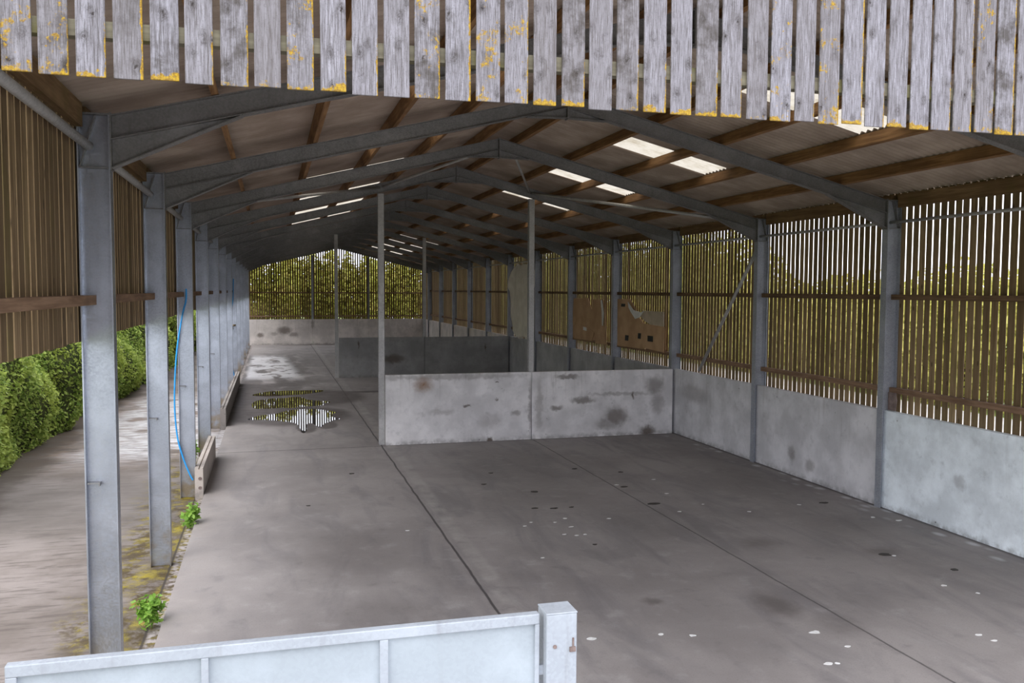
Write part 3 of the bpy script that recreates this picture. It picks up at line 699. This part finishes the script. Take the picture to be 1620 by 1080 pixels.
# ------------------------------------------------------------------ sheet and cardboard on the right wall
def cloth(name, m, outline_l, outline_r, x, amp, nz=40, ny=28, parent=None, seed=1.0):
    """hanging cloth: outlines give y at heights (z, y)"""
    def ip(tab, z):
        for (z0, a), (z1, b) in zip(tab[:-1], tab[1:]):
            if z0 <= z <= z1: return a + (b - a) * (z - z0) / (z1 - z0)
        return tab[-1][1] if z > tab[-1][0] else tab[0][1]
    z0, z1 = outline_l[0][0], outline_l[-1][0]; vs = []; fs = []
    for a in range(nz + 1):
        z = z0 + (z1 - z0) * a / nz; l, r = ip(outline_l, z), ip(outline_r, z)
        for b in range(ny + 1):
            u = b / ny; y = l + (r - l) * u
            f = math.sin(y * 5.1 + noise.noise(Vector((y, z * .7, seed))) * 4) * .5 + noise.noise(Vector((y * 1.5, z * 1.2, seed + 3))) * 1.2
            zz = z + (noise.noise(Vector((y * 2.2, seed, 5))) * .12 if a in (0, nz) else 0)
            vs.append((x - amp * (f * .5 + .6), y, zz))
    for a in range(nz):
        for b in range(ny): fs.append((a * (ny + 1) + b, a * (ny + 1) + b + 1, (a + 1) * (ny + 1) + b + 1, (a + 1) * (ny + 1) + b))
    o = MB().add(vs, fs).build(name, m, parent, smooth=True)
    s = o.modifiers.new('solid', 'SOLIDIFY'); s.thickness = .008
    return o
o = cloth('hanging_sheet', 'sheet', [(1.95, 30.0), (2.2, 30.7), (2.9, 31.0), (4.1, 31.2), (4.3, 31.6), (4.8, 31.3), (5.1, 30.7), (5.35, 30.4)], [(1.95, 27.4), (2.4, 27.2), (5.0, 27.2), (5.35, 27.7)], W - .02, .12)
tag(o, 'large pale beige sheet hanging over the right wall slats behind the middle post', 'sheet')
def card(pts, x, th, m, label, group='cardboard on the right wall', name='cardboard_sheet'):
    mb = MB().prism(pts, 'X', x, x + th)
    return tag(mb.build(name, m), label, 'cardboard', group)
XC = W + .13
card([(22.65, 2.33), (22.68, 3.3), (22.6, 3.84), (21.0, 3.86), (20.6, 3.45), (20.45, 3.82), (19.45, 3.84), (19.3, 3.3), (19.15, 2.75), (19.05, 2.42), (20.5, 2.32)], XC, .02, 'card', 'brown cardboard sheet over the slats, left of the fourth right column in view')
t = card([(22.5, 2.28), (22.55, 2.75), (22.1, 2.86), (20.9, 2.78), (20.25, 2.62), (20.5, 2.3)], XC - .03, .02, 'card', 'folded lower cardboard flap overlapping the left brown sheet')
MB().prism([(21.4, 2.66), (21.4, 2.78), (21.05, 2.76), (21.05, 2.64)], 'X', XC - .035, XC - .0295).build('paper_label', 'plastic', t)['label'] = 'pale paper label on the cardboard'
card([(20.2, 2.22), (20.0, 2.62), (19.2, 2.55), (19.0, 2.24)], XC - .015, .012, 'card', 'small brown cardboard offcut at the lower right of the left sheet')
card([(19.35, 2.9), (19.3, 3.35), (19.48, 3.82), (19.62, 3.8), (19.5, 3.4), (19.46, 2.9)], XC - .04, .01, 'plastic', 'narrow torn strip of white plastic beside the left cardboard sheet', None, 'plastic_strip')
bt = card([(18.1, 2.28), (18.12, 3.86), (17.1, 3.88), (16.75, 3.70), (16.5, 3.4), (16.1, 3.2), (15.85, 3.05), (15.8, 2.3)], XC, .02, 'card', 'large brown cardboard sheet with black squares over the slats, right of the left sheet')
for y, z, r, h in ((17.62, 3.66, .19, .05), (17.28, 2.58, .16, .09), (16.25, 2.70, .13, .09)):
    MB().prism([(y + r, z - h), (y + r * .8, z + h), (y - r, z + h), (y - r * .8, z - h)], 'X', XC - .004, XC - .0005).build('black_square', 'black', bt)['label'] = 'black square on the cardboard'
ct = card([(15.95, 2.36), (15.9, 3.12), (14.36, 3.06), (14.38, 2.30), (15.2, 2.32)], XC - .03, .02, 'card', 'brown cardboard sheet against the third right column in view, lower right of the group')
MB().prism([(15.55, 2.57), (15.55, 2.75), (15.15, 2.75), (15.15, 2.57)], 'X', XC - .035, XC - .0305).build('black_square', 'black', ct)['label'] = 'black square on the cardboard'
card([(16.1, 3.35), (15.9, 3.52), (14.36, 3.52), (14.36, 3.08), (15.3, 3.10), (15.75, 3.2)], XC - .055, .02, 'card_grey', 'greyish cardboard flap above the lower right cardboard sheet')
card([(17.05, 3.78), (16.6, 3.52), (16.0, 3.46), (15.75, 3.52), (16.1, 3.30), (16.45, 3.24), (16.8, 3.45), (17.0, 3.6)], XC - .075, .012, 'plastic', 'torn curled white plastic on top of the right cardboard sheets', None, 'plastic_scrap')

# ------------------------------------------------------------------ hoses
def hose(pts, r, label):
    pts = [Vector(p) for p in pts]; out = []
    for i in range(len(pts) - 1):
        p0, p1, p2, p3 = pts[max(i - 1, 0)], pts[i], pts[i + 1], pts[min(i + 2, len(pts) - 1)]
        for k in range(8):
            u = k / 8
            out.append(.5 * ((2 * p1) + (p2 - p0) * u + (2 * p0 - 5 * p1 + 4 * p2 - p3) * u * u + (3 * p1 - p0 - 3 * p2 + p3) * u ** 3))
    out.append(pts[-1])
    return tag(MB().tube(out, r, 10).build('water_hose', 'hose', smooth=True), label, 'hose', 'blue hoses')
y2 = 2 * B - .115
hose([(-.12, y2 + .06, 4.15), (-.13, y2 + .045, 3.9), (-.20, y2, 3.6), (-.32, y2, 2.83), (-.37, y2 - .02, 1.9), (-.335, y2, 1.2), (-.24, y2, .77), (-.12, y2, .42), (-.05, y2, .27)], .016, 'blue hose curving down the third left column')
y6 = 7 * B - .12
hose([(-.12, y6, 4.6), (-.16, y6, 3.6), (-.28, y6, 3.0), (-.42, y6 - .05, 2.7), (-.36, y6 - .05, 2.2), (-.3, y6, 1.4), (-.2, y6, .5), (-.1, y6, .0)], .02, 'blue hose hanging on a far left column beside the tap')
t = thing('water_tap', (-.2, y6 - .06, 2.5), 'metal water tap fixed to a far left column under the blue hose', 'tap')
MB().tube([(-.27, y6 - .02, 2.50), (-.05, y6 - .02, 2.50)], .045, 10).build('body', 'brass', t, smooth=True)
MB().tube([(-.20, y6 - .04, 2.50), (-.20, y6 - .04, 2.33)], .035, 10).build('spout', 'brass', t, smooth=True)

# ------------------------------------------------------------------ planting
import array
def leaf_mesh(name, P, m, parent=None):
    """P = list of (centre, normal, size, rnd): each leaf a pointed four-corner blade"""
    n = len(P); co = array.array('f'); 
    for c, nr, s in P:
        a = Vector((random.gauss(0, 1), random.gauss(0, 1), random.gauss(0, 1)))
        u = nr.cross(a)
        if u.length < 1e-4: u = Vector((1, 0, 0))
        u.normalize(); w = nr.cross(u)
        for k, q in enumerate((c - u * s, c + w * s * .55 - u * s * .1, c + u * s, c - w * s * .55 - u * s * .1)): co.extend(q)
    me = bpy.data.meshes.new(name); me.vertices.add(4 * n); me.loops.add(4 * n); me.polygons.add(n)
    me.vertices.foreach_set('co', co); me.loops.foreach_set('vertex_index', array.array('i', range(4 * n)))
    me.polygons.foreach_set('loop_start', array.array('i', range(0, 4 * n, 4)))
    at = me.attributes.new('rnd', 'FLOAT', 'FACE'); at.data.foreach_set('value', array.array('f', [random.random() for _ in range(n)]))
    me.update(calc_edges=True); me.materials.append(M[m])
    o = bpy.data.objects.new(name, me); COL.objects.link(o)
    if parent is not None:
        o.parent = parent; o.matrix_parent_inverse = Matrix.Translation(parent.location).inverted()
    return o
def rn(k=1.0): return Vector((random.gauss(0, k), random.gauss(0, k), random.gauss(0, k)))
# left hedge
def hedge_face(y, s):
    """s 0..1 from foot to crown: returns x, z, normal"""
    H = 3.9 + .5 * noise.noise(Vector((y * .25, 2, 1))); ym = max(0, min(1, (y - 22) / 14))
    foot = -4.55 + ym * 1.0 + .25 * noise.noise(Vector((y * .5, 0, 0)))
    bul = 1.9 * noise.noise(Vector((y * .5, s * 2.6, 7))) + .45 * noise.noise(Vector((y * 1.7, s * 6, 3)))
    if s < .7:
        u = s / .7; x = foot - .55 * u + .55 * math.sin(u * PI) * .7 + bul * .55 * min(1, u * 3 + .25); z = -.15 + H * u
        return x, z, Vector((1, 0, .35)).normalized()
    u = (s - .7) / .3; return foot - .55 - 2.6 * u, H - .15 + .35 * math.sin(u * PI) + bul * .35, Vector((.3, 0, 1)).normalized()
t = thing('hedge', (-5.2, 25, -.2), 'dense green bramble hedge along the track outside the open left side', 'hedge')
L = []
def put(n, ya, yb, size):
    for _ in range(n):
        y = random.uniform(ya, yb); s = random.random() ** .9; x, z, nr = hedge_face(y, s)
        dep = abs(random.gauss(0, .11))
        c = Vector((x, y, z)) - nr * dep + rn(.03)
        L.append((c, (nr + rn(.75) + Vector((0, 0, .5))).normalized(), size * random.uniform(.65, 1.35)))
put(26000, 7, 16, .052); put(42000, 16, 30, .056); put(26000, 30, 64, .085)
leaf_mesh('foliage', L, 'hedge', t)
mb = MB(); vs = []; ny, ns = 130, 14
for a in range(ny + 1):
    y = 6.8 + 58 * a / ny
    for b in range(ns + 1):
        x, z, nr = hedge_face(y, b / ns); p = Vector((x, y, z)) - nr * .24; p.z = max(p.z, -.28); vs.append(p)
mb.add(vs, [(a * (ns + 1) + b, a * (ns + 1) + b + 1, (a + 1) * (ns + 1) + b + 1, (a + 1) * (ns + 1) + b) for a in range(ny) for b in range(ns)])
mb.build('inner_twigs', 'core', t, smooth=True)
# shrubs and trees seen through the slats
def clump(name, m, label, cat, boxes, n, size, group=None, trunk=True):
    x0 = sum(b[0] for b in boxes) / len(boxes); y0 = sum(b[1] for b in boxes) / len(boxes)
    t = thing(name, (x0, y0, -.3), label, cat, group); L = []; per_ = n // len(boxes)
    for (cx, cy, cz, rx, ry, rz) in boxes:
        for _ in range(per_):
            d = rn().normalized(); k = random.random() ** .35
            b = 1 + .25 * noise.noise(Vector((cx + d.x * 2.2, cy + d.y * 2.2, d.z * 2.2)))
            L.append((Vector((cx + d.x * rx * k * b, cy + d.y * ry * k * b, max(-.25, cz + d.z * rz * k * b))), (d + rn(.7)).normalized(), size * random.uniform(.6, 1.4)))
    leaf_mesh('foliage', L, m, t)
    mb = MB()
    if trunk:
        for (cx, cy, cz, rx, ry, rz) in boxes: mb.tube([(cx, cy, -.35), (cx + .1, cy, cz * .5), (cx, cy + .1, cz)], .14, 8)
        mb.build('trunk', 'bark', t, smooth=True)
    return t
bx = []; yy = 12.0
while yy < 120:
    r = 2.6 + yy * .02; h = random.uniform(4.4, 5.7) + 3.6 * max(0, min(1, (yy - 31) / 9))
    bx.append((28.5 + random.uniform(-1, 1), yy, h * .42, 2.6, r, h * .58)); yy += r * 1.15
clump('tall_hedge', 'hedge_far', 'tall yellow-green hedge outside, seen through the slats of the right wall', 'hedge', bx, 80000, .20)
for q, (xa, xb, nm) in enumerate(((-7, 3.6, 'left'), (2.6, 11.2, 'middle'), (9.8, 19, 'right'))):
    bx = []
    for k in range(5):
        x = xa + (xb - xa) * (k + .5) / 5; h = random.uniform(7.3, 8.2)
        bx.append((x, (74.5 if q == 1 else 68) + random.uniform(-.8, .8), h * .5, (xb - xa) / 5 * .70, 2.2, h * .5))
    clump('leafy_tree', 'tree', f'green and russet trees outside the far gable, seen through its {nm} slats', 'trees', bx, 17000, .17, 'trees behind the far wall')
# weeds at the slab edge
def weed(x, y, h, r, n, label, ls=.05):
    t = thing('weed', (x, y, YARD), label, 'weed', 'weeds at the slab edge'); L = []; mb = MB()
    for k in range(7):
        a = random.uniform(0, 2 * PI); rr = r * random.uniform(.2, 1); hh = h * random.uniform(.6, 1)
        tip = Vector((x + math.cos(a) * rr, y + math.sin(a) * rr, YARD + hh)); base = Vector((x + math.cos(a) * .03, y + math.sin(a) * .03, YARD)); midp = base.lerp(tip, .5) + Vector((0, 0, hh * .12))
        mb.tube([base, midp, tip], .005, 6)
        for q in range(n // 7):
            u = random.uniform(.25, 1); p = (base.lerp(midp, u * 2) if u < .5 else midp.lerp(tip, u * 2 - 1)) + rn(.045)
            L.append((p, (Vector((0, 0, 1)) + rn(.5)).normalized(), ls * random.uniform(.6, 1.5)))
    mb.build('stem', 'weed', t); leaf_mesh('foliage', L, 'weed', t)
weed(.0, 1.95, .42, .17, 240, 'bright green leafy weed beside the slab edge between the first two left columns')
weed(.06, 6.65, .42, .15, 240, 'bright green weed by the slab edge in front of the third left column')
weed(-.36, 12.6, .55, .15, 260, 'dark green weed behind the low kerb near the fourth left column')

# ------------------------------------------------------------------ light: overcast daylight
w = bpy.data.worlds.new('overcast'); SC.world = w; w.use_nodes = True
nt = w.node_tree; nt.nodes.clear()
out = nt.nodes.new('ShaderNodeOutputWorld'); bg = nt.nodes.new('ShaderNodeBackground')
tc = nt.nodes.new('ShaderNodeTexCoord'); sp = nt.nodes.new('ShaderNodeSeparateXYZ'); rp = nt.nodes.new('ShaderNodeValToRGB')
nt.links.new(tc.outputs['Generated'], sp.inputs[0]); nt.links.new(sp.outputs[2], rp.inputs[0])
e = rp.color_ramp.elements; e[0].position = 0; e[0].color = (.84, .88, 1.0, 1); e[1].position = .8; e[1].color = (1.0, 1.0, 1.06, 1)
nt.links.new(rp.outputs[0], bg.inputs[0]); bg.inputs[1].default_value = 1.0
nt.links.new(bg.outputs[0], out.inputs[0])
sun = bpy.data.lights.new('sun', 'SUN'); sun.energy = .55; sun.angle = math.radians(45); sun.color = (1.0, .97, .92)
so = bpy.data.objects.new('sun', sun); COL.objects.link(so)
so.rotation_euler = Vector((.62, .42, -.66)).to_track_quat('-Z', 'Y').to_euler()

# ------------------------------------------------------------------ camera
F = 1378.6
yaw, pit, rol = math.radians(15.4214), math.radians(3.38994), math.radians(.25004)
fw = Vector((math.sin(yaw), math.cos(yaw), 0)); rt = Vector((math.cos(yaw), -math.sin(yaw), 0)); up = Vector((0, 0, 1))
f2 = math.cos(pit) * fw - math.sin(pit) * up; u2 = math.cos(pit) * up + math.sin(pit) * fw
r3 = math.cos(rol) * rt + math.sin(rol) * u2; u3 = -math.sin(rol) * rt + math.cos(rol) * u2
cam = bpy.data.cameras.new('camera'); co = bpy.data.objects.new('camera', cam); COL.objects.link(co)
cam.sensor_fit = 'HORIZONTAL'; cam.sensor_width = 36; cam.lens = F / 1620 * 36; cam.clip_end = 500; cam.clip_start = .05
co.matrix_world = Matrix(((r3.x, u3.x, -f2.x, 1.53287), (r3.y, u3.y, -f2.y, -9.58374), (r3.z, u3.z, -f2.z, 4.15742), (0, 0, 0, 1)))
SC.camera = co
vs_ = SC.view_settings
SC.display_settings.display_device = 'sRGB'
vs_.view_transform = 'Standard'; vs_.look = 'None'; vs_.gamma = 1; vs_.use_curve_mapping = False; vs_.exposure = 1.7
SC.cycles.max_bounces = 12; SC.cycles.diffuse_bounces = 8; SC.cycles.transmission_bounces = 8
